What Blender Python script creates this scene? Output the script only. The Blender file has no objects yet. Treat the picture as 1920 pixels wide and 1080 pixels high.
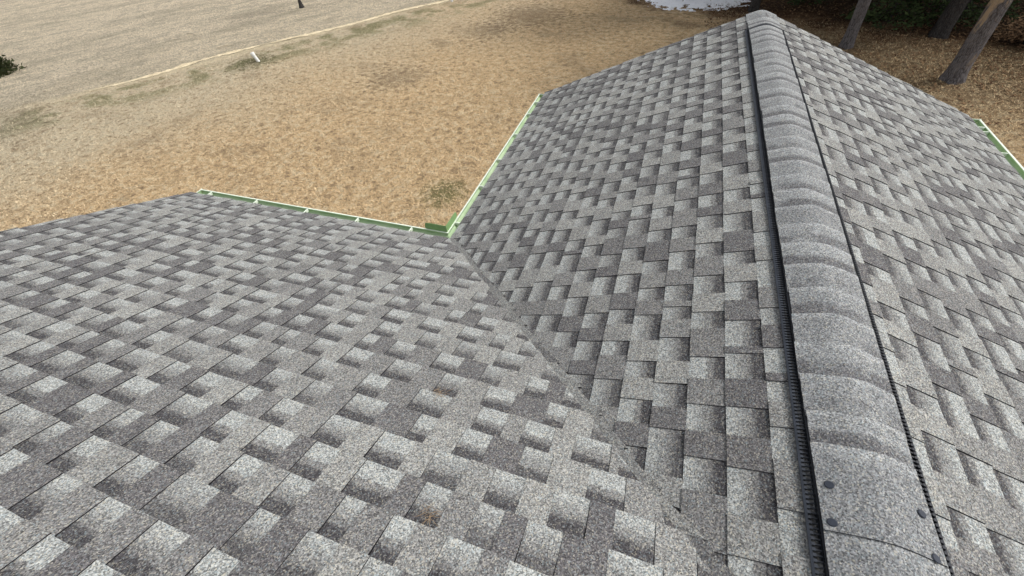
import bpy, math, random
import numpy as np
from mathutils import Vector, Matrix, noise
R=math.radians
random.seed(7); rng=np.random.default_rng(7)
scn=bpy.context.scene
# ------------------------------------------------------------------ camera
F=(-0.27700436,0.65296011,-0.70491963); RT=(0.9448465,0.3185139,-0.07624944); UP=(-0.17473886,0.68716228,0.70517681)
cd=bpy.data.cameras.new("camera"); cam=bpy.data.objects.new("camera",cd); scn.collection.objects.link(cam)
m=Matrix(((RT[0],UP[0],-F[0],-0.7997),(RT[1],UP[1],-F[1],-0.0617),(RT[2],UP[2],-F[2],1.4577),(0,0,0,1)))
cam.matrix_world=m
cd.sensor_width=36; cd.lens=775.19/1920*36; cd.shift_x=(960-969.75)/1920; cd.shift_y=(484.77-540)/1920
cd.clip_start=.05; cd.clip_end=2000
scn.camera=cam
# ------------------------------------------------------------------ sky and light (overcast)
SUN_EL=R(52); SUN_AZ=R(62)       # azimuth measured from +y towards +x
w=bpy.data.worlds.new("World"); scn.world=w; w.use_nodes=True
nt=w.node_tree; nt.nodes.clear()
sky=nt.nodes.new('ShaderNodeTexSky'); sky.sky_type='NISHITA'; sky.sun_disc=False
sky.sun_elevation=SUN_EL; sky.sun_rotation=SUN_AZ; sky.dust_density=4; sky.air_density=1.2
hs=nt.nodes.new('ShaderNodeHueSaturation'); hs.inputs['Saturation'].default_value=.22
bg=nt.nodes.new('ShaderNodeBackground'); bg.inputs['Strength'].default_value=.13
wo=nt.nodes.new('ShaderNodeOutputWorld')
nt.links.new(sky.outputs[0],hs.inputs['Color']); nt.links.new(hs.outputs[0],bg.inputs[0]); nt.links.new(bg.outputs[0],wo.inputs[0])
sl=bpy.data.lights.new("sun",'SUN'); sl.energy=1.3; sl.angle=R(14); sl.color=(1,.97,.93)
so=bpy.data.objects.new("sun",sl); scn.collection.objects.link(so)
sd=Vector((math.sin(SUN_AZ)*math.cos(SUN_EL),math.cos(SUN_AZ)*math.cos(SUN_EL),math.sin(SUN_EL)))
so.rotation_euler=sd.to_track_quat('Z','Y').to_euler(); so.location=(0,0,30)
vs=scn.view_settings; vs.view_transform='Standard'; vs.look='None'; vs.gamma=1; vs.use_curve_mapping=False
vs.exposure=0.62
# ------------------------------------------------------------------ helpers
def tag(o,label=None,cat=None,group=None,kind=None):
    if label:o['label']=label
    if cat:o['category']=cat
    if group:o['group']=group
    if kind:o['kind']=kind
    return o
def empty(name,loc=(0,0,0),rz=0):
    o=bpy.data.objects.new(name,None); scn.collection.objects.link(o); o.location=loc; o.rotation_euler.z=rz; o.empty_display_size=.2; return o
class MB:
    def __init__(s): s.v=[];s.f=[];s.uv=[];s.tone=[];s.kind=[]
    def face(s,pts,tone=.5,kind=0.,uv=None):
        i=len(s.v); s.v.extend(pts); s.f.append(tuple(range(i,i+len(pts))))
        s.tone.append(tone); s.kind.append(kind)
        s.uv.extend(uv if uv else [(0,0)]*len(pts))
    def box(s,c,d,rot=None,tone=.5,kind=0.):
        x,y,z=[a/2 for a in d]; P=[Vector((i,j,k)) for i in(-x,x) for j in(-y,y) for k in(-z,z)]
        if rot is not None: P=[rot@q for q in P]
        P=[q+Vector(c) for q in P]
        for q in((0,1,3,2),(4,6,7,5),(0,4,5,1),(2,3,7,6),(0,2,6,4),(1,5,7,3)): s.face([P[i] for i in q],tone,kind)
    def hexa(s,b,t,tone=.5,kind=0.,skind=None):   # b,t: four bottom / top corners in the same order
        s.face(list(t),tone,kind); s.face(list(b)[::-1],tone,kind)
        for i in range(4):
            j=(i+1)%4; s.face([b[i],b[j],t[j],t[i]],tone,kind if skind is None else skind)
    def tube(s,pts,rad,n=8,tone=.5):
        rings=[]
        for i,p in enumerate(pts):
            p=Vector(p); a=Vector(pts[max(i-1,0)]); b=Vector(pts[min(i+1,len(pts)-1)]); d=(b-a).normalized()
            u=d.orthogonal().normalized() if abs(d.z)<.9 else Vector((1,0,0)).cross(d).normalized()
            if abs(d.z)>=.9: u=(Vector((1,0,0))-d*d.x).normalized()
            v=d.cross(u); r=rad[i]
            rings.append([p+(u*math.cos(2*math.pi*k/n)+v*math.sin(2*math.pi*k/n))*r for k in range(n)])
        for i in range(len(rings)-1):
            for k in range(n): s.face([rings[i][k],rings[i][(k+1)%n],rings[i+1][(k+1)%n],rings[i+1][k]],tone)
        s.face(rings[-1],tone); s.face(rings[0][::-1],tone)
    def build(s,name,mat,parent=None,smooth=False,weld=False):
        me=bpy.data.meshes.new(name); me.from_pydata([tuple(v) for v in s.v],[],s.f)
        uvl=me.uv_layers.new(name='UVMap'); uvl.data.foreach_set('uv',np.array(s.uv,dtype=np.float32).ravel())
        a=me.attributes.new('tone','FLOAT','FACE'); a.data.foreach_set('value',np.array(s.tone,dtype=np.float32))
        a=me.attributes.new('sort','FLOAT','FACE'); a.data.foreach_set('value',np.array(s.kind,dtype=np.float32))
        me.materials.append(mat)
        if weld:
            import bmesh
            bm=bmesh.new(); bm.from_mesh(me); bmesh.ops.remove_doubles(bm,verts=bm.verts,dist=1e-5)
            bmesh.ops.recalc_face_normals(bm,faces=bm.faces); bm.to_mesh(me); bm.free()
        if smooth: me.shade_smooth()
        me.update()
        o=bpy.data.objects.new(name,me); scn.collection.objects.link(o)
        if parent: o.parent=parent
        return o
# ---- node helper
class N:
    def __init__(s,name,rough=.8,spec=.2):
        s.m=bpy.data.materials.new(name); s.m.use_nodes=True; s.t=s.m.node_tree; s.b=s.t.nodes['Principled BSDF']
        s.b.inputs['Roughness'].default_value=rough; s.b.inputs['Specular IOR Level'].default_value=spec
        s.obj=s.n('ShaderNodeTexCoord').outputs['Object']
    def n(s,ty,**k):
        x=s.t.nodes.new(ty)
        for a,b in k.items(): setattr(x,a,b)
        return x
    def set(s,sock,v):
        if hasattr(v,'links') or isinstance(v,bpy.types.NodeSocket): s.t.links.new(v,sock)
        else:
            if isinstance(v,tuple) and len(v)==3 and sock.type=='RGBA': v=(*v,1)
            sock.default_value=v
    def math(s,op,a,b=0.,c=None,clamp=False):
        x=s.n('ShaderNodeMath',operation=op,use_clamp=clamp); s.set(x.inputs[0],a); s.set(x.inputs[1],b)
        if c is not None: s.set(x.inputs[2],c)
        return x.outputs[0]
    def mix(s,f,a,b,mode='MIX'):
        x=s.n('ShaderNodeMix',data_type='RGBA',blend_type=mode); s.set(x.inputs[0],f); s.set(x.inputs[6],a); s.set(x.inputs[7],b); return x.outputs[2]
    def noise(s,scale,detail=4,rough=.55,vec=None,dist=0.,out=0):
        x=s.n('ShaderNodeTexNoise'); x.inputs['Scale'].default_value=scale; x.inputs['Detail'].default_value=detail; x.inputs['Roughness'].default_value=rough; x.inputs['Distortion'].default_value=dist
        s.t.links.new(vec if vec else s.obj,x.inputs['Vector']); return x.outputs[out]
    def voro(s,scale,vec=None,feature='F1',out='Color'):
        x=s.n('ShaderNodeTexVoronoi',feature=feature); x.inputs['Scale'].default_value=scale
        s.t.links.new(vec if vec else s.obj,x.inputs['Vector']); return x.outputs[out]
    def ramp(s,v,lo,hi,a=0.,b=1.,smooth=True):
        x=s.n('ShaderNodeMapRange',interpolation_type='SMOOTHSTEP' if smooth else 'LINEAR'); s.set(x.inputs[0],v)
        for i,q in enumerate((lo,hi,a,b)): s.set(x.inputs[i+1],q)
        return x.outputs[0]
    def attr(s,name,out='Fac'):
        x=s.n('ShaderNodeAttribute',attribute_name=name); return x.outputs[out]
    def sep(s,v):
        x=s.n('ShaderNodeSeparateXYZ'); s.t.links.new(v,x.inputs[0]); return x.outputs
    def map(s,scale=(1,1,1),rot=(0,0,0)):
        x=s.n('ShaderNodeMapping'); x.inputs['Scale'].default_value=scale; x.inputs['Rotation'].default_value=rot; s.t.links.new(s.obj,x.inputs[0]); return x.outputs[0]
    def bump(s,h,dist,strength=1.):
        x=s.n('ShaderNodeBump'); x.inputs['Distance'].default_value=dist; x.inputs['Strength'].default_value=strength
        s.t.links.new(h,x.inputs['Height']); s.t.links.new(x.outputs[0],s.b.inputs['Normal'])
    def done(s,col,rough=None):
        s.set(s.b.inputs['Base Color'],col)
        if rough is not None: s.set(s.b.inputs['Roughness'],rough)
        return s.m
def plain(name,col,rough=.5,spec=.4,var=.12,scale=12,metal=0):
    q=N(name,rough,spec); n=q.noise(scale,5); f=q.ramp(n,.3,.7,1-var,1+var,False)
    q.b.inputs['Metallic'].default_value=metal
    return q.done(q.mix(1.,col,q.mix(1.,(1,1,1),f,'MULTIPLY'),'MULTIPLY'))
# granule shared by shingles and caps
def granules(q,base,amount=1.):
    v=q.voro(250); vs_=q.sep(v)
    v2=q.noise(190,2,.7); v3=q.noise(48,3,.7)
    g=q.ramp(vs_[0],0,1,.42,1.50,False)
    hi=q.ramp(vs_[1],.62,1.,0,1,False)
    lo=q.ramp(vs_[2],.62,1.,0,1,False)
    k=q.math('MULTIPLY',g,q.ramp(v2,.3,.7,.62,1.40,False)); k=q.math('MULTIPLY',k,q.ramp(v3,.3,.7,.90,1.10,False))
    c=q.mix(1.,base,q.mix(1.,(1,1,1),k,'MULTIPLY'),'MULTIPLY')
    hue=q.mix(q.ramp(vs_[2],.3,.7),(.56,.52,.42),(.38,.47,.50))
    ba=q.n('ShaderNodeRGBToBW'); q.t.links.new(base,ba.inputs[0])
    c=q.mix(q.math('MULTIPLY',hi,q.ramp(ba.outputs[0],.08,.28,.34*amount,.70*amount,False)),c,hue)
    c=q.mix(q.math('MULTIPLY',lo,.60*amount),c,(.035,.033,.038))
    q.bump(q.math('ADD',vs_[0],v2),.0016,.6)
    return c
def shingle_mat():
    q=N('granulated shingle',.93,.15)
    uv=q.sep(q.n('ShaderNodeUVMap').outputs[0]); v=uv[1]; tone=q.attr('tone'); sort=q.attr('sort')
    wob=q.noise(60,3); vv=q.math('ADD',v,q.ramp(wob,.3,.7,-.055,.055,False))
    dark=(.060,.057,.060); mid=(.165,.162,.158); light=(.305,.315,.305)
    c_t=q.mix(q.ramp(tone,0,.5,0,1,False),(.107,.102,.104),(.160,.156,.153)); c_t=q.mix(q.ramp(tone,.5,1,0,1,False),c_t,(.238,.236,.224))
    # gap: pale at the butt end, printed dark band toward the top
    g1=q.mix(q.ramp(vv,.05,.58),light,mid); g1=q.mix(q.ramp(vv,.52,.70),g1,dark)
    g2=q.mix(q.ramp(vv,.42,.50),light,mid); g2=q.mix(q.ramp(vv,.58,.70),g2,dark)
    c_g=q.mix(q.ramp(tone,.62,.66),g1,g2)
    c_g=q.mix(q.ramp(tone,0,.30,.30,0,False),c_g,mid)
    c=q.mix(q.ramp(sort,.4,.6),c_t,c_g)
    patch=q.noise(1.1,3); c=q.mix(1.,c,q.mix(1.,(1,1,1),q.ramp(patch,.3,.7,.93,1.07,False),'MULTIPLY'),'MULTIPLY')
    c=granules(q,c)
    c=q.mix(q.ramp(sort,1.4,1.6),c,(.022,.021,.024))   # cut asphalt edges
    return q.done(c)
def cap_mat():
    q=N('ridge cap shingle',.9,.18)
    uv=q.sep(q.n('ShaderNodeUVMap').outputs[0]); v=uv[1]; tone=q.attr('tone'); sort=q.attr('sort')
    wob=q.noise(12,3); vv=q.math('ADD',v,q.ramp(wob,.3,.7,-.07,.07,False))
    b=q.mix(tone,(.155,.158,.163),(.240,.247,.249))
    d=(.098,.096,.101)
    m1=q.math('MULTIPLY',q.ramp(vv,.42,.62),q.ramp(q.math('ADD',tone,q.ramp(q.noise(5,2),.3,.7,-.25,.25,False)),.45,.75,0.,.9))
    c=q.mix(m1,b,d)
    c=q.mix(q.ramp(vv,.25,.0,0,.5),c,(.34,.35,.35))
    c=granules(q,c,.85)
    c=q.mix(q.ramp(sort,1.4,1.6),c,(.022,.021,.024))
    return q.done(c)
M_SH=shingle_mat(); M_CAP=cap_mat()
q=N('black vent plastic',.55,.3); M_VENT=q.done(q.mix(1.,q.mix(q.attr('tone'),(.010,.012,.017),(.034,.040,.052)),q.mix(1.,(1,1,1),q.ramp(q.noise(25,4),.3,.7,.75,1.25,False),'MULTIPLY'),'MULTIPLY'))
M_NAIL=plain('galvanised dark nail head',(.030,.036,.050),.6,.3,.2,60)
M_WHITE=plain('white painted aluminium',(.68,.74,.63),.4,.4,.06,9)
def green_mat():
    q=N('pale green algae tinted aluminium',.5,.35)
    n=q.noise(7,5); n2=q.noise(60,3)
    c=q.mix(q.ramp(n,.35,.65),(.33,.46,.26),(.44,.55,.35)); c=q.mix(q.ramp(n2,.55,.75,0,.35),c,(.32,.40,.23))
    return q.done(c)
M_GREEN=green_mat()
M_WALL=plain('beige vinyl siding',(.50,.47,.40),.6,.3,.05,3)
M_DECK=plain('black roofing felt',(.03,.03,.03),.9,.1,.1,4)
# ------------------------------------------------------------------ the roof: dimensions
S=.43193; CS=1/math.sqrt(1+S*S); L=5.513; YI=2.3268; W=2.4259; X1=5.7266; W2=2.320; E0=.143; YR=YI-W; YB=-4.6; GZ=-3.9
house=empty('house',(0,0,GZ)); tag(house,'house roof of grey architectural shingles with a projecting gable and green-white gutters','house')
HP=Vector((0,0,-GZ))     # children are modelled in world coordinates, then shifted
def put(o): o.location=HP; return o
def courses(name,P,lo,hi,d0,kmin,kmax,seed,coarse=False):
    """P(t,a,h): point at slope distance t below the ridge, a along the course, height h above the deck"""
    rd=random.Random(seed); mb=MB()
    for k in range(kmin,kmax+1):
        tb=d0+E0*k; tt=tb-E0-.012
        if P in(PL,PR): tt=max(tt,.02)
        amin=min(lo(tb),lo(tt)); amax=max(hi(tb),hi(tt))
        if amax-amin<.02: continue
        a=amin-rd.uniform(0,.3); tooth=rd.random()<.5; cells=[]; joint=a+rd.uniform(.2,1.)
        while a<amax:
            wd=rd.choice((.085,.10,.11,.115,.125,.14,.165))*rd.uniform(.93,1.07)
            if not tooth: wd*=1.04
            if tooth and rd.random()<.07: wd=.035
            cells.append((a,a+wd,tooth)); a+=wd; tooth=not tooth
        ph=rd.uniform(0,6); rb=rd.uniform(-.0015,.0015)
        def wobb(x): return .0012*math.sin(x*2.3+ph)+.0008*math.sin(x*7.1+ph*2)+rb
        for (c0,c1,tooth) in cells:
            q=[max(c0,lo(tb)),min(c1,hi(tb)),max(c0,lo(tt)),min(c1,hi(tt))]
            if q[1]-q[0]<.002 and q[3]-q[2]<.002: continue
            if q[1]<q[0]: q[0]=q[1]=(lo(tb) if c1<lo(tb) else hi(tb))
            if q[3]<q[2]: q[2]=q[3]=(lo(tt) if c1<lo(tt) else hi(tt))
            hb=.0125 if tooth else .0082; ht=.0068 if tooth else .0026
            if tooth: hb+=rd.uniform(-.0006,.0012)
            jt=rd.uniform(-.0014,.0014); sl=rd.uniform(-.003,.003)
            t0=tb+wobb(c0)+jt; t1=tb+wobb(c1)+jt
            r=rd.random()
            if tooth: tone=rd.choice((.0,.05,.12,.45,.55,.7,.8,.9,1.,1.))
            else: tone=rd.uniform(0,1)
            A=P(t0,q[0],hb); B=P(t1,q[1],hb); C=P(tt,q[3]+sl,ht); D=P(tt,q[2]+sl,ht)
            mb.face([A,B,C,D],tone,0. if tooth else 1.,[(q[0],0),(q[1],0),(q[3],1),(q[2],1)])
            A2=P(t0,q[0],-.004);B2=P(t1,q[1],-.004)
            mb.face([A2,B2,B,A],tone,2.)
            if tooth:
                C2=P(tt,q[3]+sl,-.004);D2=P(tt,q[2]+sl,-.004)
                mb.face([A2,A,D,D2],tone,2.); mb.face([B2,C2,C,B],tone,2.)
    return mb
nl=Vector((-S,0,1))*CS; nr=Vector((S,0,1))*CS; nf=Vector((0,S,1))*CS; nb=Vector((0,-S,1))*CS
PL=lambda t,a,h: Vector((-t*CS,a,-S*t*CS))+nl*h
PR=lambda t,a,h: Vector((t*CS,a,-S*t*CS))+nr*h
PF=lambda t,a,h: Vector((a,YR+t*CS,-S*t*CS))+nf*h
PB=lambda t,a,h: Vector((a,YR-t*CS,-S*t*CS))+nb*h
OV=.035
YR2=YR-1.65; ZR2=S*1.65; XR=3.9; TB=(S*W+ZR2)/S/CS      # the main roof's ridge stands behind the camera
PB=lambda t,a,h: Vector((a,YR2-t*CS,ZR2-S*t*CS))+nb*h
BIG=1e3
def roof(P,lo,hi,d0,k0,k1,seed,label):
    o=put(courses('roof_slope',P,lo,hi,d0,k0,k1,seed).build('roof_slope',M_SH,house)); o['label']=label
roof(PL,lambda t:YR+t*CS-.05,lambda t:L+OV,.2607,-1,17,11,'left shingled slope of the projecting gable')
roof(PR,lambda t:YR+t*CS-.05,lambda t:L+OV,.2507,-1,16,13,'right shingled slope of the projecting gable')
wingf=courses('roof_slope',PF,lambda t:-X1-OV,lambda t:-t*CS+.03 if t>0 else XR+OV,.2408,-12,17,14)
# the wing's shingles run a little way over the valley and are cut along it, one ragged flap per course
rd=random.Random(5)
for k in range(0,18):
    tb=.2408+E0*k; tt=tb-E0; cutb=.050+.010*math.sin(k*1.3); cutt=.050+.010*math.sin((k-1)*1.3)
    yb=YR+tb*CS; yt=YR+tt*CS; xb=-tb*CS; xt=-tt*CS
    def Q(x,y,h): return Vector((x,y,S*x))+nl*h
    tone=rd.choice((.7,.8,.9,1.,.3)); knd=0.
    ex=rd.uniform(.0,.008)
    a=Q(xb-.03,yb,.0165);b=Q(xb+cutb-.014,yb-.002,.0185);b2=Q(xb+cutb,yb-.016-ex,.0180);c=Q(xt+cutt+.004,yt-.004,.0155);d=Q(xt-.03,yt-.004,.0125)
    wingf.face([a,b,b2,c,d],tone,knd,[(0,0),(0,0),(0,.15),(0,1),(0,1)])
    lo_=lambda v: v-nl*.016
    for p1,p2 in((a,b),(b,b2),(b2,c)): wingf.face([lo_(p1),lo_(p2),p2,p1],tone,2.)
o=put(wingf.build('roof_slope',M_SH,house)); o['label']='long shingled slope in the lower left foreground'
roof(PF,lambda t:t*CS-.03,lambda t:XR+OV,.2408,0,17,16,'shingled slope right of the projecting gable')
roof(PB,lambda t:-X1-OV,lambda t:XR+OV,.16,0,int(TB/E0)-1,15,'shingled slope behind the ridge')
# roof deck and sheathing under the shingles
def slab(P,pts,th,mat,name):
    mb=MB(); t=[P(a,b,-.006) for a,b in pts]; bt=[P(a,b,-.006-th) for a,b in pts]; n=len(pts)
    mb.face(t); mb.face(bt[::-1])
    for i in range(n): mb.face([bt[i],bt[(i+1)%n],t[(i+1)%n],t[i]])
    return put(mb.build(name,mat,house))
TE=W/CS; TE2=W2/CS
slab(PL,[(0.01,YR),(TE,YR+W),(TE,L-.002),(.01,L-.002)],.016,M_DECK,'roof_deck')
slab(PR,[(0.01,YR),(TE2,YR+W2),(TE2,L-.002),(.01,L-.002)],.016,M_DECK,'roof_deck')
slab(PF,[(-1.65/CS+.01,-X1),(TE,-X1),(TE,-W),(.0,0),(.0,0.),(TE,W),(TE,XR),(-1.65/CS+.01,XR)],.016,M_DECK,'roof_deck')
slab(PB,[(0.01,-X1),(TB,-X1),(TB,XR),(.01,XR)],.016,M_DECK,'roof_deck')
# ------------------------------------------------------------------ walls with lapped siding
SO=.30    # soffit depth
ZE=-S*W
def wall(pts,name='wall'):   # pts: outline points (x,y) bottom-left to right ; top z function
    pass
def siding(p0,p1,top0,top1,peak=None):
    mb=MB(); p0=Vector((*p0,0)); p1=Vector((*p1,0)); d=(p1-p0); n=Vector((d.y,-d.x,0)).normalized(); H=.12
    z=GZ; L_=d.length
    zt=max(top0,top1,peak or -9)
    while z<zt:
        z2=min(z+H,zt)
        def span(zz):
            if peak is None or zz<=top0: return 0.,1.
            f=(zz-top0)/(peak-top0); return .5*f,1-.5*f
        a0,a1=span(z); b0,b1=span(z2)
        A=p0+d*a0+n*.014+Vector((0,0,z));B=p0+d*a1+n*.014+Vector((0,0,z));C=p0+d*b1+n*.002+Vector((0,0,z2));D=p0+d*b0+n*.002+Vector((0,0,z2))
        mb.face([A,B,C,D]); mb.face([A-n*.014,B-n*.014,B,A]); z=z2
    return put(mb.build('wall',M_WALL,house))
YBE=YR2-TB*CS
xw=-W+SO; xr=W2-SO; yf=L-.15; ywf=YI-SO; xwl=-X1+.15; xwr=XR-.15; ywb=YBE+SO; zt=ZE-.02
def plane_under(x,y): return 0
siding((xw,yf),(xw,ywf),zt,zt)
siding((xw,ywf),(xwl,ywf),zt,zt)
siding((xwl,ywf),(xwl,ywb),zt,zt,ZR2-S*SO-.03)
siding((xwl,ywb),(xwr,ywb),zt,zt)
siding((xwr,ywb),(xwr,ywf),zt,zt,ZR2-S*SO-.03)
siding((xwr,ywf),(xr,ywf),zt,zt)
siding((xr,ywf),(xr,yf),zt,zt); siding((xr,yf),(xw,yf),zt,zt,-S*SO-.03)
def board(name,c,d,mat=M_WHITE): mb=MB(); mb.box(c,d); return put(mb.build(name,mat,house))
fz=ZE-.10
board('fascia',(-W+.006,(YI+L)/2,fz),(.020,L-YI-.02,.15))
board('fascia',((-X1-W)/2,YI-.006,fz),(X1-W-.02,.020,.15))
board('fascia',((XR+W2)/2,YI-.006,fz),(XR-W2-.02,.020,.15))
board('fascia',((XR-X1)/2,YBE+.012,fz),(X1+XR-.02,.020,.15))
board('fascia',(W2-.006,(YI+L)/2,-S*W2-.10),(.020,L-YI-.02,.15))
board('soffit',((-W+xw)/2+.012,(YI+L)/2,fz-.07),(SO-.03,L-YI-.02,.01))
board('soffit',((-X1-W)/2,YI-SO/2-.012,fz-.07),(X1-W-.04,SO-.03,.01))
board('soffit',((W2+xr)/2-.016,(YI+L)/2,fz-.05),(SO-.03,L-YI-.02,.01))
# rake boards on the gable ends
def rake(P,t1,a,sgn):
    mb=MB(); q=[P(.02,a,-.024),P(t1-.02,a,-.024),P(t1-.02,a,-.15),P(.02,a,-.15)]
    off=Vector((0,sgn*.02,0)) if P in(PL,PR) else Vector((sgn*.02,0,0))
    mb.hexa(q,[v+off for v in q]); return put(mb.build('rake_board',M_WHITE,house))
rake(PL,TE,L-.03,1); rake(PR,TE2,L-.03,1)
def rake2(x,sgn):
    mb=MB()
    for P,t1,t0 in((PF,TE-.02,-1.65/CS),(PB,TB-.02,0.)):
        q=[P(t0,x,-.024),P(t1,x,-.024),P(t1,x,-.15),P(t0,x,-.15)]; off=Vector((sgn*.02,0,0)); mb.hexa(q,[v+off for v in q])
    put(mb.build('rake_board',M_WHITE,house))
rake2(-X1+.03,-1); rake2(XR-.03,1)
# ------------------------------------------------------------------ ridge vent and ridge caps
VY0,VY1=YR+.16,5.06
def prof(x,h,soft=.035):     # rounded ridge line, height over the roof planes
    return -S*(math.sqrt(x*x+soft*soft)-soft*.55)+h
vent=MB(); xs=[-.150,-.11,-.07,-.035,0,.035,.07,.11,.150]
for i in range(len(xs)-1):
    a,b=xs[i],xs[i+1]
    T=[Vector((a,VY0,prof(a,.019))),Vector((b,VY0,prof(b,.019))),Vector((b,VY1,prof(b,.019))),Vector((a,VY1,prof(a,.019)))]
    vent.face(T,0.)
for e in(VY0,VY1):
    top=[Vector((x,e,prof(x,.019))) for x in xs]; vent.face(top+[Vector((.150,e,-S*.150+.004)),Vector((0,e,0)),Vector((-.150,e,-S*.150+.004))])
vo=put(vent.build('ridge_vent',M_VENT,house))
def vent_side(sg):
    mb=MB(); X=lambda x:sg*x
    def z(x,h): return -S*x+h
    # inner black wall
    mb.face([(X(.1505),VY0,z(.15,.004)),(X(.1505),VY1,z(.15,.004)),(X(.1505),VY1,z(.15,.021)),(X(.1505),VY0,z(.15,.021))],.0)
    # outer flat lip
    lip=[(.170,.012),(.178,.012),(.181,.024),(.175,.0255)] if sg<0 else [(.170,.008),(.176,.008),(.179,.020),(.173,.021)]
    for i in range(len(lip)):
        a=lip[i];b=lip[(i+1)%len(lip)]
        mb.face([(X(a[0]),VY0,z(*a)),(X(b[0]),VY0,z(*b)),(X(b[0]),VY1,z(*b)),(X(a[0]),VY1,z(*a))],.9)
    y=VY0
    while y<VY1-.012:
        ym=y+.0044
        # comb bars from the wall to the lip, standing fins between them
        mb.hexa([(X(.151),y,z(.151,.013)),(X(.176),y,z(.176,.013)),(X(.176),ym,z(.176,.013)),(X(.151),ym,z(.151,.013))],
                [(X(.151),y,z(.151,.017)),(X(.176),y,z(.176,.0235)),(X(.176),ym,z(.176,.0235)),(X(.151),ym,z(.151,.017))],.25)
        mb.hexa([(X(.166),y-.0018,z(.166,.014)),(X(.176),y-.0018,z(.176,.014)),(X(.176),ym+.0018,z(.176,.014)),(X(.166),ym+.0018,z(.166,.014))],
                [(X(.166),y-.0018,z(.166,.0225)),(X(.176),y-.0018,z(.176,.0240)),(X(.176),ym+.0018,z(.176,.0240)),(X(.166),ym+.0018,z(.166,.0225))],.9)
        y+=.0142
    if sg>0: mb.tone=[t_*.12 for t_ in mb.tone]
    for e in (VY0,VY1):
        mb.box((X(.165),e,z(.165,.012)),(.03,.004,.02),None,.5)
    return mb
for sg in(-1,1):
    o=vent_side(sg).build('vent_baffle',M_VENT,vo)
rc=random.Random(9); PITCH=.1475
def cap(y_far,y_near,tone,raised=True,base=.021,half=.146,full=False):
    mb=MB(); nx=14; ny=5
    hx=half+rc.uniform(-.003,.003); sk=rc.uniform(-.003,.003); ox=rc.uniform(-.002,.002)
    def pt(i,j,dh=0):
        x=-hx+2*hx*i/nx; f=j/ny
        y=y_far+(y_near-y_far)*f+sk*(x/hx)
        h=base+(.0030 if raised else .008)*(1-f)+(.0015 if not full else .0125*f)
        h+=.0006*math.sin(9*x+y*13)+dh
        if f==0: y+=.0025*math.sin(31*x+y*50)
        if abs(i-nx/2)==nx/2: x+=math.copysign(.0015*math.sin(y*90+f*7),x)
        return Vector((x+ox,y,prof(x,h,.05)))
    uvf=lambda i,j:(i/nx,j/ny)
    for i in range(nx):
        for j in range(ny):
            mb.face([pt(i,j),pt(i+1,j),pt(i+1,j+1),pt(i,j+1)][::-1],tone,0.,[uvf(i,j),uvf(i+1,j),uvf(i+1,j+1),uvf(i,j+1)][::-1])
    th=-.0032
    for i in range(nx):
        mb.face([pt(i,0,th),pt(i+1,0,th),pt(i+1,0),pt(i,0)],tone,2. if not raised else .0)
        mb.face([pt(i,ny),pt(i+1,ny),pt(i+1,ny,th*1.4),pt(i,ny,th*1.4)],tone,2.)
    for j in range(ny):
        mb.face([pt(0,j,th),pt(0,j),pt(0,j+1),pt(0,j+1,th)],tone,2.); mb.face([pt(nx,j,th),pt(nx,j+1,th),pt(nx,j+1),pt(nx,j)],tone,2.)
    return mb
# caps laid from the far gable toward the camera, butts facing the far end
y=5.555; k=0; caps=[]
tones=[.75,.95,.9,.45,.7,.85,.35,.8,.6]
yf_=5.28
put(cap(5.555,5.27,.45,True,.004,.150).build('ridge_cap',M_CAP,house))
ystart=5.275
bounds=[ystart-PITCH*i for i in range(0,31)]
last=.470
bounds=[b for b in bounds if b>.745]; 
tn=[.8,.55,.95,.9,.7,.4,.85,.5,.75,.65,.9,.35,.8,.55,.7,.9,.4,.6,.85,.5,.7,.8,.3,.75,.9,.5,.6,.45,.7,.6,.8]
for i,b in enumerate(bounds):
    nxt=bounds[i+1] if i+1<len(bounds) else .735
    base=.021 if b<5.1 else .012
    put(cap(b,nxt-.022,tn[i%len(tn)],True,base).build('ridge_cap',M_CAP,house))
fin=put(cap(.735,last,.35,True,.0225,.149,True).build('ridge_cap',M_CAP,house))
tag(fin,'last ridge cap with four exposed nail heads')
for (x,yy) in((-.120,.600),(-.128,.492),(.112,.590),(.114,.478)):
    mb=MB(); n=14; f=(.735-yy)/(.735-last); zz=prof(x,.0225+.008*(1-f)+.0125*f,.05)+.0012; ti=Matrix.Rotation(math.atan(S*(1 if x>0 else -1)),3,'Y')
    ring=[ti@Vector((.0135*math.cos(2*math.pi*q/n),.0115*math.sin(2*math.pi*q/n),0)) for q in range(n)]
    c=Vector((x,yy,zz)); up=ti@Vector((0,0,.0022))
    mb.face([c+r*.85+up for r in ring])
    for q in range(n):
        a,b_=ring[q],ring[(q+1)%n]; mb.face([c+a,c+b_,c+b_*.85+up,c+a*.85+up])
    mb.build('nail_head',M_NAIL,fin)
y=last+.012; i=0
while y>VY0+.05:          # caps laid from the near end, passing under the last one
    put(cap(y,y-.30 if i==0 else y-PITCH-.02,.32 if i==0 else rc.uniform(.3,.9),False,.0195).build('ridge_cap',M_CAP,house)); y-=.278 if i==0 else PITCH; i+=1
# caps on the wing ridge
x=XR+.02
while x>-X1:
    mb=cap(0,-PITCH-.02,rc.uniform(.3,.9),True,.008)
    for q in range(len(mb.v)):
        v=Vector(mb.v[q]); mb.v[q]=Vector((x+v.y,YR2+v.x,v.z+ZR2))
    put(mb.build('ridge_cap',M_CAP,house)); x-=PITCH
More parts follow.
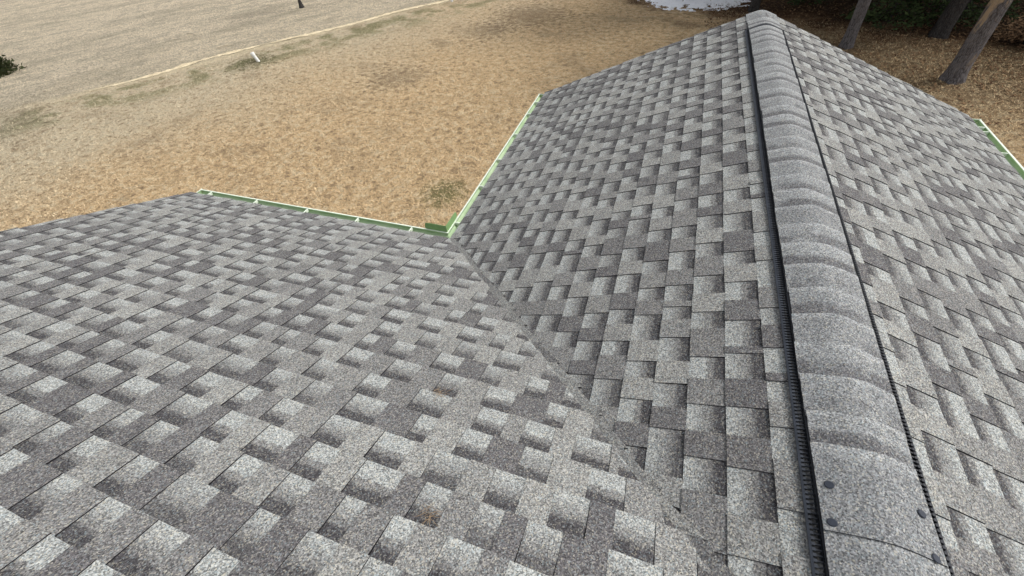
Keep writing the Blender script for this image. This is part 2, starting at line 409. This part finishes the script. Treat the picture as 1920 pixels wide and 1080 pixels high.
# ------------------------------------------------------------------ gutters
GW=.122; GZt=ZE-.030
def gutter(pA,pB,out,hang,mitreA=0,mitreB=0,capA=True,capB=True,lipw=.012):
    """trough from pA to pB along the fascia; out = horizontal unit vector away from the house"""
    pA=Vector(pA); pB=Vector(pB); d=(pB-pA).normalized(); out=Vector(out); up=Vector((0,0,1))
    root=empty('gutter',(0,0,0)); root.parent=house; root.location=HP
    pr=[(0.004,.004),(0.004,-.095),(.075,-.100),(.086,-.055),(.118,-.030),(.118,-.006)]
    th=.0035
    def P(o,z,e):
        base=pA if e==0 else pB; mit=mitreA if e==0 else mitreB
        return base+out*o+up*z+d*(mit*o)
    mb=MB()
    for i in range(len(pr)-1):
        a,b=pr[i],pr[i+1]
        mb.face([P(*a,0),P(*b,0),P(*b,1),P(*a,1)])
    for i in range(len(pr)-1):
        a,b=pr[i],pr[i+1]; nx,nz=(b[1]-a[1]),-(b[0]-a[0]); l=math.hypot(nx,nz); nx,nz=-nx/l*-th,nz/l*th
        a2=(a[0]+nx,a[1]+nz);b2=(b[0]+nx,b[1]+nz)
        mb.face([P(*a2,1),P(*b2,1),P(*b2,0),P(*a2,0)])
    for e,cc in((0,capA),(1,capB)):
        if cc: 
            s_=(-.002 if e==0 else .002)
            mb.face([P(*q,e)+d*s_ for q in pr]); 
    mb.build('trough',M_GREEN,root)
    lp=MB(); A=[P(.112,-.004,0),P(.112+lipw,-.004,0),P(.112+lipw,-.004,1),P(.112,-.004,1)]
    lp.hexa(A,[q+up*.008 for q in A])
    for e,cc in((0,capA),(1,capB)):
        if cc:
            c=[P(.004,.0,e),P(.130,.0,e)]; s_=d*(.007 if e==0 else -.007)
            lp.hexa([c[0],c[1],c[1]+s_,c[0]+s_],[q+up*.0085 for q in(c[0],c[1],c[1]+s_,c[0]+s_)])
    lp.build('front_lip',M_WHITE,root)
    for h in hang:
        c=pA+d*h; hb=MB()
        q=[c+out*.002-d*.006,c+out*.113-d*.006,c+out*.113+d*.006,c+out*.002+d*.006]
        hb.hexa([v-up*.004 for v in q],[v+up*.001 for v in q])
        q=[c+out*.07-d*.009,c+out*.108-d*.009,c+out*.108+d*.009,c+out*.07+d*.009]
        hb.hexa([v-up*.030 for v in q],[v-up*.006 for v in q])
        hb.build('hanger',M_WHITE,root)
    return root
xo=-W-.004; yo=YI+.004
g1=gutter((xo,yo,GZt),(xo,L+.0,GZt),(-1,0,0),[.28,.90,1.44,2.03,2.59,2.94],mitreA=1,capA=False)
g2_=gutter((xo,yo,GZt),(-X1,yo,GZt),(0,1,0),[.50,1.12,1.76,2.45,3.13],mitreA=1,capA=False)
z2=-S*W2-.030
g3=gutter((W2+.004,L,z2),(W2+.004,YI+.02,z2),(1,0,0),[.17,.27,.70,1.3,1.9,2.5],lipw=.018)
for g,l in((g1,'gutter along the left eave of the projecting gable'),(g2_,'gutter under the long foreground slope'),(g3,'gutter on the right eave of the projecting gable')): g['label']=l
# splash guard at the inside corner
sp=MB(); cx,cy=xo-GW+.0,yo+GW-.0; H=.085
def plate(pts,th):
    P2=[Vector(p) for p in pts]; t=Vector(th); sp.face(P2); sp.face([p+t for p in P2][::-1])
    for i in range(len(P2)): sp.face([P2[i],P2[(i+1)%len(P2)],P2[(i+1)%len(P2)]+t,P2[i]+t])
zb=GZt-.004
plate([(cx,cy,zb),(cx-.215,cy,zb),(cx-.235,cy,zb+.025),(cx-.222,cy,zb+H-.012),(cx-.205,cy,zb+H),(cx,cy,zb+H)],(0,.0025,0))
plate([(cx,cy+.003,zb),(cx,cy+.20,zb),(cx,cy+.232,zb+.03),(cx,cy+.225,zb+H-.01),(cx,cy+.205,zb+H),(cx,cy+.003,zb+H)],(-.0025,0,0))
sg=sp.build('splash_guard',plain('sage green painted metal',(.22,.36,.15),.5,.35,.12,14),g1)
# ------------------------------------------------------------------ ground
def ground_mat():
    q=N('dry winter lawn',.95,.08)
    s=q.sep(q.obj); X,Y=s[0],s[1]
    big=q.noise(.10,3); med=q.noise(.55,4,.6); cl=q.noise(4.6,5,.68); fine=q.noise(15,4,.7); mic=q.noise(45,3,.7)
    warm=(.74,.52,.29); pale=(.89,.73,.48); grey=(.74,.62,.43); darkb=(.33,.235,.145); green=(.20,.20,.085)
    # distance from the house lawn, in world coordinates
    lawn=q.math('ADD',q.math('MULTIPLY',X,.88),q.math('MULTIPLY',Y,-.30))
    lawn=q.math('ADD',lawn,q.ramp(big,.3,.7,-3,3,False))
    f=q.ramp(lawn,-20,-11)
    c=q.mix(f,grey,warm)
    c=q.mix(q.ramp(cl,.47,.62,0,.8),c,q.mix(f,(.72,.64,.47),pale))
    c=q.mix(q.ramp(cl,.48,.34,0,.8),c,darkb)
    c=q.mix(q.ramp(med,.52,.70,0,.5),c,darkb)
    c=q.mix(q.ramp(fine,.52,.66,0,.8),c,darkb)
    c=q.mix(q.ramp(fine,.46,.28,0,.65),c,pale)
    # field beyond the path : greyer, with long mown stripes parallel to it
    t=q.math('SUBTRACT',q.math('MULTIPLY',X,.808),q.math('MULTIPLY',Y,.589))   # across the path direction
    fld=q.ramp(q.math('ADD',t,q.ramp(med,.3,.7,-.5,.5,False)),-23.4,-22.6,1,0)
    mp=q.map((.808*1.5,.589*1.5,1)); 
    rotv=q.n('ShaderNodeVectorRotate',rotation_type='Z_AXIS'); q.t.links.new(q.obj,rotv.inputs[0]); rotv.inputs['Angle'].default_value=R(-54)
    sc=q.n('ShaderNodeMapping'); sc.inputs['Scale'].default_value=(.28,1.0,1); q.t.links.new(rotv.outputs[0],sc.inputs[0])
    st=q.noise(.9,4,.6,sc.outputs[0])
    fc=q.mix(q.ramp(st,.42,.64),(.86,.74,.55),(.66,.57,.42)); fc=q.mix(q.ramp(cl,.5,.7,0,.5),fc,(.90,.79,.60)); fc=q.mix(q.ramp(fine,.46,.62,0,.8),fc,(.27,.23,.17)); fc=q.mix(q.ramp(q.noise(2.2,5,.7),.50,.62,0,.5),fc,(.38,.33,.25)); fc=q.mix(q.ramp(q.noise(1.2,3,.6,sc.outputs[0]),.54,.68,0,.4),fc,(.32,.29,.21))
    c=q.mix(fld,c,fc)
    ph_=q.math('ABSOLUTE',q.math('ADD',t,q.ramp(med,.3,.7,22.78,23.08,False))); c=q.mix(q.math('MULTIPLY',q.ramp(ph_,.05,.48,.75,0),q.math('MULTIPLY',q.ramp(cl,.35,.6,.5,1.),q.ramp(Y,6,11))),c,(.84,.72,.49))
    # greener band on the near side of the path and a green patch by the house corner
    gb=q.math('MULTIPLY',q.ramp(t,-22.7,-22.2,0,1),q.ramp(t,-21.3,-19.6,1,0)); gb=q.math('MULTIPLY',gb,q.ramp(q.noise(.8,4,.6),.42,.60))
    c=q.mix(q.math('MULTIPLY',gb,.75),c,green)
    def spot(x,y,r0,r1,col,k,cc):
        dx=q.math('SUBTRACT',X,x); dy=q.math('SUBTRACT',Y,y); d=q.math('SQRT',q.math('ADD',q.math('MULTIPLY',dx,dx),q.math('MULTIPLY',dy,dy)))
        d=q.math('ADD',d,q.ramp(cl,.3,.7,-r1*.45,r1*.45,False)); return q.mix(q.ramp(d,r0,r1,k,0),cc,col)
    c=spot(-5.15,6.45,.15,.75,green,.8,c); c=spot(-9.9,12.3,.3,1.6,(.20,.155,.11),.5,c); c=spot(-8.5,17.3,.4,1.6,(.19,.145,.10),.5,c)
    c=spot(-16.9,12.9,.2,1.3,(.10,.10,.045),.7,c); c=spot(-7.2,19.6,.6,2.6,(.15,.105,.07),.55,c); c=spot(-22.5,5.5,1.,3.4,(.26,.23,.165),.5,c)
    # pine litter under the trees
    wd=q.math('ADD',q.math('MULTIPLY',X,.42),q.math('MULTIPLY',Y,.91)); wd=q.math('ADD',wd,q.ramp(med,.3,.7,-1.3,1.3,False))
    wx=q.ramp(q.math('ADD',X,q.ramp(med,.3,.7,-1.5,1.5,False)),-5.5,-1.5)
    lit=q.mix(q.ramp(cl,.4,.65),(.150,.070,.032),(.21,.115,.055)); lit=q.mix(q.ramp(fine,.5,.7,0,.6),lit,(.055,.032,.02)); lit=q.mix(q.math('MULTIPLY',q.ramp(wd,18.6,20),.75),lit,(.045,.028,.018))  # deeper in, the shade of the woods is painted into the litter colour
    wf=q.math('MULTIPLY',q.ramp(wd,16.9,19.6),wx); c=q.mix(wf,c,lit)
    rt=q.math('MULTIPLY',q.ramp(X,.5,4),q.ramp(Y,9,14)); rc_=q.mix(q.ramp(cl,.4,.62),(.215,.150,.085),(.30,.225,.135)); rc_=q.mix(q.ramp(fine,.52,.7,0,.6),rc_,(.10,.062,.038))
    c=q.mix(q.math('MULTIPLY',q.math('MULTIPLY',rt,q.math('SUBTRACT',1.,wf)),.8),c,rc_)
    c=q.mix(1.,c,q.mix(1.,(1,1,1),q.ramp(mic,.3,.7,.78,1.22,False),'MULTIPLY'),'MULTIPLY')
    h=q.math('ADD',q.math('MULTIPLY',cl,1.2),fine); h=q.math('ADD',h,q.math('MULTIPLY',mic,.35)); q.bump(h,.22,1.)
    return q.done(c)
M_GR=ground_mat()
def gh(x,y): return .05*noise.noise(Vector((x*.25,y*.25,1)))+.02*noise.noise(Vector((x*.9,y*.9,4)))
gm=MB(); 
gx=[-600,-200,-90]+[-60+1.2*i for i in range(75)]+[45,90,200,600]; gy=[-600,-200,-60]+[-20+1.2*i for i in range(75)]+[90,130,250,900]
idx={}; V=[];Fc=[]
for j,yy in enumerate(gy):
    for i,xx in enumerate(gx):
        V.append((xx,yy,GZ+(gh(xx,yy) if abs(xx)<70 and -30<yy<80 else 0)))
for j in range(len(gy)-1):
    for i in range(len(gx)-1):
        a=j*len(gx)+i; Fc.append((a,a+1,a+1+len(gx),a+len(gx)))
me=bpy.data.meshes.new('ground'); me.from_pydata(V,[],Fc); me.shade_smooth(); me.materials.append(M_GR)
ground=bpy.data.objects.new('ground',me); scn.collection.objects.link(ground); tag(ground,'dead tan lawn and field around the house','ground',kind='structure')
# narrow straw coloured track crossing the lawn
q=N('straw track',.95,.05); c=q.mix(q.ramp(q.noise(5,4),.35,.65),(.55,.46,.31),(.74,.63,.43)); c=q.mix(q.ramp(q.noise(30,3),.5,.7,0,.5),c,(.24,.18,.09)); q.bump(q.noise(20,4),.05); M_PATH=q.done(c)
pp=[(-21.6,9.2),(-20.88,10.3),(-19.29,13.11),(-16.14,17.0),(-12.41,21.9),(-4,33),(6,46)]
pm=MB(); pts=[]
for i in range(len(pp)-1):
    a=Vector(pp[i]);b=Vector(pp[i+1]); n=int((b-a).length/.12)
    for k in range(n): pts.append(a.lerp(b,k/n))
L1=[];L2=[]
for i,p_ in enumerate(pts):
    d=(pts[min(i+1,len(pts)-1)]-pts[max(i-1,0)]).normalized(); n=Vector((-d.y,d.x)); wv=.07+.10*noise.noise(Vector((p_.x*.7,p_.y*.7,0)))+.16*rng.random(); 
    if i<14: wv*=i/14
    s_=.10*noise.noise(Vector((p_.x*.35,p_.y*.35,9)))
    a=p_+n*(wv+s_); b=p_-n*(wv*.9-s_)
    L1.append(Vector((a.x,a.y,GZ+gh(a.x,a.y)+.016)));L2.append(Vector((b.x,b.y,GZ+gh(b.x,b.y)+.016)))
for i in range(len(pts)-1): pm.face([L2[i],L2[i+1],L1[i+1],L1[i]])
tag(pm.build('path',M_PATH),'narrow straw coloured track across the field','path',kind='structure')
# ---- blades: one mesh of short dry blades lying every way
def blades(name,n,region,lenr,wr,mat,label,cat,tilt=(.15,.8),z0=0,dens=None):
    x=[];y=[]
    cnt=0
    while cnt<n:
        xx=rng.uniform(region[0],region[1],n); yy=rng.uniform(region[2],region[3],n); k=dens(xx,yy)>rng.random(n)
        x.append(xx[k]);y.append(yy[k]);cnt+=k.sum()
    x=np.concatenate(x)[:n];y=np.concatenate(y)[:n]
    z=np.array([gh(a,b) for a,b in zip(x,y)])+GZ+z0
    az=rng.uniform(0,2*np.pi,n); el=rng.uniform(*tilt,n); ln=rng.uniform(*lenr,n); wd=rng.uniform(*wr,n)
    d=np.stack([np.cos(az)*np.cos(el),np.sin(az)*np.cos(el),np.sin(el)],1); s=np.stack([-np.sin(az),np.cos(az),np.zeros(n)],1)
    b=np.stack([x,y,z],1)
    v=np.stack([b-s*wd[:,None],b+s*wd[:,None],b+s*wd[:,None]*.6+d*ln[:,None]*.6+[0,0,.004],b-s*wd[:,None]*.6+d*ln[:,None]*.6+[0,0,.004],b+d*ln[:,None]],1).reshape(-1,3)
    i=np.arange(n)*5
    me=bpy.data.meshes.new(name); me.vertices.add(len(v)); me.vertices.foreach_set('co',v.astype(np.float32).ravel())
    q4=np.stack([i,i+1,i+2,i+3],1); t3=np.stack([i+3,i+2,i+4],1)
    loops=np.concatenate([q4.ravel(),t3.ravel()]); me.loops.add(len(loops)); me.loops.foreach_set('vertex_index',loops.astype(np.int32))
    me.polygons.add(2*n); st=np.concatenate([np.arange(n)*4,4*n+np.arange(n)*3]); me.polygons.foreach_set('loop_start',st.astype(np.int32))
    me.update(calc_edges=True); me.validate()
    tn=np.repeat(rng.random(n).astype(np.float32),1); a=me.attributes.new('tone','FLOAT','FACE'); a.data.foreach_set('value',np.concatenate([tn,tn]))
    me.materials.append(mat); o=bpy.data.objects.new(name,me); scn.collection.objects.link(o); return tag(o,label,cat,kind='stuff')
q=N('dry grass blade',.9,.1); t=q.attr('tone'); s=q.sep(q.obj)
lw=q.math('ADD',q.math('MULTIPLY',s[0],.88),q.math('MULTIPLY',s[1],-.30)); f=q.ramp(lw,-20,-11)
c1=q.mix(t,(.58,.41,.22),(.88,.69,.43)); c2=q.mix(t,(.52,.44,.30),(.80,.69,.49)); bc=q.mix(f,c2,c1); cb=q.noise(4.6,5,.68); fb=q.noise(15,4,.7); bc=q.mix(q.ramp(cb,.48,.34,0,.75),bc,(.32,.23,.14)); bc=q.mix(q.ramp(fb,.52,.66,0,.6),bc,(.36,.26,.16)); M_BL=q.done(bc)
def dgrass(x,y):
    d=np.hypot(x+.8,y)
    return np.clip(1.15-d/26,0.05,1)*((x<-2.6)|(y>5.5))*((x*.42+y*.91)<19)
blades('grass',190000,(-24,9,2.5,22),(.03,.075),(.003,.007),M_BL,'short dead straw coloured grass of the lawn','grass',dens=dgrass)
q=N('fallen leaf',.9,.1); M_LF=q.done(q.mix(q.attr('tone'),(.07,.035,.02),(.27,.17,.09)))
blades('leaf_litter',16000,(0,14,9,24),(.05,.12),(.014,.03),M_LF,'brown fallen leaves and pine needles at the wood edge','litter',tilt=(-.1,.5),z0=.02,dens=lambda x,y:np.clip((x*.42+y*.91-12)/6,.12,1)*((x>3)|(y>18)))
# snow patch at the wood edge
q=N('old granular snow',.7,.3); q.bump(q.noise(9,5,.7),.08); M_SNOW=q.done(q.mix(q.ramp(q.noise(7,4,.6),.5,.75),(.93,.94,.97),(.75,.77,.82)))
sm=MB(); ssz=.055
def inside(x,y):
    u=(x+.3)/2.6; v=(y-23.2)/2.7
    r=u*u+v*v+ .55*noise.noise(Vector((x*.8,y*.8,3)))+.55*noise.noise(Vector((x*3.1,y*3.1,7)))+.3*noise.noise(Vector((x*9,y*9,1)))
    return 1-r
for i in range(int(8.5/ssz)):
    for j in range(int(6.5/ssz)):
        x=-4.2+i*ssz; y=20+j*ssz
        r=inside(x+ssz/2,y+ssz/2)
        if r>0:
            hh=lambda a,b: GZ+gh(a,b)+.012+.07*max(0,min(1,inside(a,b)))
            sm.face([(a,b,hh(a,b)) for a,b in((x,y),(x+ssz,y),(x+ssz,y+ssz),(x,y+ssz))])
tag(sm.build('snow',M_SNOW,None,True,True),'patch of old white snow at the edge of the woods','snow',kind='stuff')
# ------------------------------------------------------------------ trees
def bark_mat(name,base,dark,peel=0.):
    q=N(name,.92,.1); mp=q.n('ShaderNodeMapping'); mp.inputs['Scale'].default_value=(1,1,.28); q.t.links.new(q.obj,mp.inputs[0])
    v=q.voro(22,mp.outputs[0],'DISTANCE_TO_EDGE','Distance'); n=q.noise(9,5,.65,mp.outputs[0]); n2=q.noise(40,4,.7,mp.outputs[0])
    c=q.mix(q.ramp(v,0,.16),dark,base); c=q.mix(q.ramp(n,.45,.65,0,.5),c,tuple(a*1.45 for a in base)); c=q.mix(q.ramp(n2,.5,.7,0,.5),c,dark)
    if peel:
        s=q.sep(q.obj); big=q.noise(3.4,4,.6,mp.outputs[0]); side=q.ramp(q.math('ADD',s[0],q.math('MULTIPLY',s[1],.6)),.10,-.08); hgt=q.ramp(s[2],.25,.9)
        f=q.math('MULTIPLY',q.math('MULTIPLY',q.ramp(big,.50,.56),side),hgt); c=q.mix(q.math('MULTIPLY',f,peel),c,(.36,.27,.18))
    q.bump(q.math('ADD',v,q.math('MULTIPLY',n,.6)),.035,1.); return q.done(c)
M_BARK=bark_mat('grey pine bark',(.150,.140,.142),(.065,.058,.06)); M_BARK2=bark_mat('flaking pine bark',(.150,.140,.142),(.06,.052,.052),.9)
M_BARKD=bark_mat('dark pine bark',(.06,.055,.052),(.025,.022,.021))
q=N('pine needles',.8,.2); M_NEEDLE=q.done(q.mix(q.attr('tone'),(.018,.030,.010),(.050,.072,.022)))
q=N('juniper foliage',.85,.15); M_JUN=q.done(q.mix(q.attr('tone'),(.022,.034,.014),(.075,.085,.035)))
q=N('withered leaves',.9,.1); M_DEAD=q.done(q.mix(q.attr('tone'),(.05,.025,.012),(.30,.19,.11)))
def trunk_mesh(r0,h,lean,seed,flare=1.25,limbs=10,seg=24,z_limb=5):
    rd=random.Random(seed); mb=MB(); n=seg; rings=[]; nz=int(h/.22)
    for i in range(nz+1):
        z=h*i/nz; r=r0*(1-.72*z/h)*(1+(flare-1)*math.exp(-z/.16)); cx=lean[0]*z+.05*math.sin(z*.7+seed); cy=lean[1]*z+.05*math.sin(z*.5+seed*2); 
        cx-=.05*math.sin(seed); cy-=.05*math.sin(seed*2)
        ring=[]
        for k in range(n):
            a=2*math.pi*k/n; rr=r*(1+.10*noise.noise(Vector((math.cos(a)*1.5,math.sin(a)*1.5,z*.8+seed)))+.05*noise.noise(Vector((math.cos(a)*5,math.sin(a)*5,z*3+seed))))
            if z<.3: rr*=1+.16*math.sin(a*4+seed)*(1-z/.3)
            ring.append(Vector((cx+rr*math.cos(a),cy+rr*math.sin(a),z-.08 if i==0 else z)))
        rings.append(ring)
    for i in range(nz):
        for k in range(n): mb.face([rings[i][k],rings[i][(k+1)%n],rings[i+1][(k+1)%n],rings[i+1][k]])
    ends=[]
    for j in range(limbs):
        z=rd.uniform(z_limb,h*.97); a=rd.uniform(0,6.28); ll=(1.1-(z-z_limb)/(h-z_limb+.01)*.8)*2.6; c=Vector((lean[0]*z,lean[1]*z,z))
        p=[c]; d=Vector((math.cos(a),math.sin(a),rd.uniform(-.1,.35))).normalized()
        for s_ in range(1,5): p.append(p[-1]+d*ll/4); d=(d+Vector((rd.uniform(-.2,.2),rd.uniform(-.2,.2),rd.uniform(-.1,.15)))).normalized()
        mb.tube(p,[.06,.045,.03,.02,.008],6); ends+=p[2:]
    return mb,ends
def foliage(ends,n,spread,size,seed):
    rd=random.Random(seed); mb=MB()
    for e in ends:
        tn=rd.random()*.5
        for k in range(n):
            c=e+Vector((rd.gauss(0,spread),rd.gauss(0,spread),rd.gauss(0,spread*.5))); d=Vector((rd.gauss(0,1),rd.gauss(0,1),rd.gauss(0,.5))).normalized(); u=d.orthogonal().normalized()*size*rd.uniform(.12,.28)
            l=size*rd.uniform(.6,1.3)
            mb.face([c-u*.4,c+d*l*.5-u,c+d*l,c+d*l*.5+u],min(1,tn+rd.random()*.5))
    return mb
def pine(name,loc,r0,h,lean,seed,label,mat,group=None,z_limb=4.5,nf=60,limbs=14,cat='pine tree'):
    t=empty(name,loc); tag(t,label,cat,group)
    mb,ends=trunk_mesh(r0,h,lean,seed,limbs=limbs,z_limb=z_limb)
    mb.build('trunk',mat,t,True,True)
    foliage(ends,nf,.55,.5,seed+50).build('crown',M_NEEDLE,t); return t
def gz(x,y): return GZ+gh(x,y)
pine('pine_tree',(6.31,14.18,gz(6.31,14.18)),.215,12,(.012,.005),3,'grey pine trunk with a flaking tan strip of bark, nearest the right edge',M_BARK2)
pine('pine_tree',(4.27,16.55,gz(4.27,16.55)),.165,12,(-.02,.0),8,'smooth grey pine trunk rising just behind the right roof slope',M_BARK)
pine('pine_tree',(7.0,17.75,gz(7,17.75)),.23,13,(.03,.02),12,'dim dark trunk in the shade between the two grey pines',M_BARKD)
pine('pine_tree',(1.78,20.4,gz(1.78,20.4)),.17,12,(.01,.0),17,'dark trunk behind the far peak of the roof beside the snow',M_BARKD,nf=30)
pine('pine_tree',(-.62,21.9,gz(-.62,21.9)),.08,9,(.0,.0),23,'thin dark trunk standing in the snow patch',M_BARKD,nf=14)
# woods behind: crowns that shade the ground
src=None; k=0; rw=random.Random(21)
for yy in (20.5,24,28,32):
    for xx in (-3,1,5,9,13,17):
        if (yy<21 and xx<8) or (xx<3 and yy<31): continue
        x=xx+rw.uniform(-1.2,1.2); y=yy+rw.uniform(-1,1)
        vis=(yy<26 and xx>2)
        if src is None or k%3==0:
            src=pine('pine_tree',(x,y,gz(x,y)),.2,13,(rw.uniform(-.02,.02),rw.uniform(-.02,.02)),30+k,'dark pine in the dense woods behind the house',M_BARKD,'pines of the dark woods',z_limb=2.6,nf=75,limbs=26)
        else:
            c=src.copy(); scn.collection.objects.link(c); c.location=(x,y,gz(x,y)); c.rotation_euler.z=rw.uniform(0,6)
            for ch in src.children: d=ch.copy(); scn.collection.objects.link(d); d.parent=c
        k+=1
# low young conifers under the pines
def young(name,loc,h,r,seed,label,mat=M_NEEDLE,cat='young conifer',n=26,group=None):
    rd=random.Random(seed); t=empty(name,loc); tag(t,label,cat,group); mb=MB(); mb.tube([(0,0,-.05),(0,0,h*.5),(0,0,h)],[.04,.03,.01],7); ends=[]
    for i in range(n*3):
        z=h*rd.uniform(.06,1); rr=r*(1-z/h*.8); a=rd.uniform(0,6.28); e=Vector((math.cos(a)*rr,math.sin(a)*rr,z-.15*rr)); mb.tube([(0,0,z),e*.5+Vector((0,0,z*.5)),e],[.015,.01,.004],4)
        ends+= [e,e*.6+Vector((0,0,z*.4))]
    mb.build('trunk',M_BARKD,t,True); foliage(ends,16,.14,.17,seed).build('crown',mat,t); return t
young('young_conifer',(5.9,18.9,gz(5.9,18.9)),2.4,1.25,61,'dark green young conifer filling the gap behind the left grey trunk')
young('young_conifer',(8.0,19.3,gz(8.0,19.3)),2.6,1.35,62,'dark green young conifer right of the dim shaded trunk')
young('young_conifer',(4.1,22.0,gz(4.1,22)),2.2,1.1,63,'small dark conifer in the woods beyond the roof peak')
young('juniper_bush',(-29.1,9.9,gz(-29.1,9.9)),1.1,1.1,64,'dark green round bush at the left edge of the field',M_JUN,'bush',50)
def deadbush(loc,seed,r,h,label):
    rd=random.Random(seed); t=empty('dead_bush',loc); tag(t,label,'bush'); mb=MB(); ends=[]
    for i in range(60):
        a=rd.uniform(0,6.28); rr=r*rd.uniform(.3,1); hh=h*rd.uniform(.4,1); p=[Vector((0,0,-.02)),Vector((math.cos(a)*rr*.4,math.sin(a)*rr*.4,hh*.8)),Vector((math.cos(a)*rr*.8,math.sin(a)*rr*.8,hh)),Vector((math.cos(a)*rr*1.1,math.sin(a)*rr*1.1,hh*.75))]
        mb.tube(p,[.012,.009,.006,.003],4); ends+=p[1:]
    mb.build('twigs',M_BARKD,t); foliage(ends,14,.12,.10,seed).build('dry_leaves',M_DEAD,t)
deadbush((9.0,17.2,gz(9,17.2)),71,.9,.6,'withered brown bush at the right edge beside the dark woods')
deadbush((9.9,16.6,gz(9.9,16.6)),72,.8,.5,'withered brown bush outermost at the right edge, lower than its neighbour')
# slim bare tree at the top of the field
t=empty('bare_tree',(-20.55,20.35,gz(-20.55,20.35))); tag(t,'slim pale tree with a dark flared base standing alone in the field','tree')
mb,ends=trunk_mesh(.055,4.2,(.0,.0),5,flare=1.2,limbs=16,seg=10,z_limb=1.8); mb.build('trunk',plain('pale thin bark',(.30,.27,.24),.9,.1,.2,20),t,True,True)
tb=MB(); tb.tube([(0,0,-.03),(0,0,.10),(.0,0,.28),(.0,.0,.46)],[.17,.125,.085,.06],12); tb.build('root_collar',M_BARKD,t,True)
# leaning white pipes
M_PVC=plain('white plastic pipe',(.78,.78,.75),.45,.4,.05,9)
def pipe(loc,r,h,lean,az,label):
    t=empty('vent_pipe',loc,az); tag(t,label,'pipe'); mb=MB(); d=Vector((math.sin(lean),0,math.cos(lean))); mb.tube([-d*.05,d*(h-.10)],[r,r],20); mb.build('pipe_shaft',M_PVC,t)
    mb=MB(); mb.tube([d*(h-.10),d*h,d*(h+.012)],[r*1.22,r*1.22,r*.9],20); mb.build('pipe_cap',M_PVC,t)
pipe((-16.66,12.96,gz(-16.66,12.96)),.062,.34,R(16),R(200),'leaning white plastic pipe with a cap, in the green strip beside the track')
pipe((-12.1,21.7,gz(-12.1,21.7)),.07,.5,R(3),R(0),'white plastic pipe at the top edge beside the far end of the track')
# fallen sticks
M_STICK=plain('pale dry wood',(.50,.43,.32),.85,.15,.15,20)
for (a,b,l) in (((-23.9,15.75),(-23.1,15.62),'pale fallen stick farther out in the field'),((-20.1,14.1),(-19.7,14.6),'pale fallen stick near the track')):
    mb=MB(); A=Vector((*a,0));B=Vector((*b,0)); c=(A+B)/2; t_=[A-c+Vector((0,0,.03)),Vector((0,.03,.06)),B-c+Vector((0,0,.03))]; mb.tube(t_,[.016,.022,.012],6)
    o=mb.build('fallen_stick',M_STICK); o.location=(c.x,c.y,gz(c.x,c.y)); tag(o,l,'stick')
# wisps of pine needles on the wing roof
M_WISP=plain('brown pine needle',(.25,.175,.105),.8,.2,.2,30)
def wisp(x,t_,seed,label,n=20,r=.026):
    rd=random.Random(seed); mb=MB(); c=PF(t_,x,.016); ux=Vector((1,0,0)); uy=Vector((0,CS,-S*CS))
    for i in range(n):
        a=rd.uniform(0,6.28); o_=ux*rd.gauss(0,r*.5)+uy*rd.gauss(0,r*.5); p=[]
        for s_ in range(4):
            p.append(o_+nf*(.001+.002*rd.random())); a+=rd.uniform(-.5,.5); o_=o_+(ux*math.cos(a)+uy*math.sin(a))*r*.5
        mb.tube(p,[.0006,.0006,.0006,.0004],4)
    o=mb.build('pine_needles',M_WISP); o.location=c; tag(o,label,'pine needles')
def wing_at(px,py):
    F_,R_,U_=Vector(F),Vector(RT),Vector(UP); d=F_+R_*((px-969.75)/775.19)-U_*((py-484.77)/775.19); c=Vector((-.7997,-.0617,1.4577))
    n=Vector((0,S,1)); k=(S*YR-n.dot(c))/n.dot(d); return c+d*k
for (px,py,sd_,lb) in ((827,742,1,'tuft of brown pine needles on the foreground shingles, the farther of two'),(803,972,2,'tuft of brown pine needles on the foreground shingles, the nearer of two')):
    h=wing_at(px,py); wisp(h.x,(h.y-YR)/CS,sd_,lb)
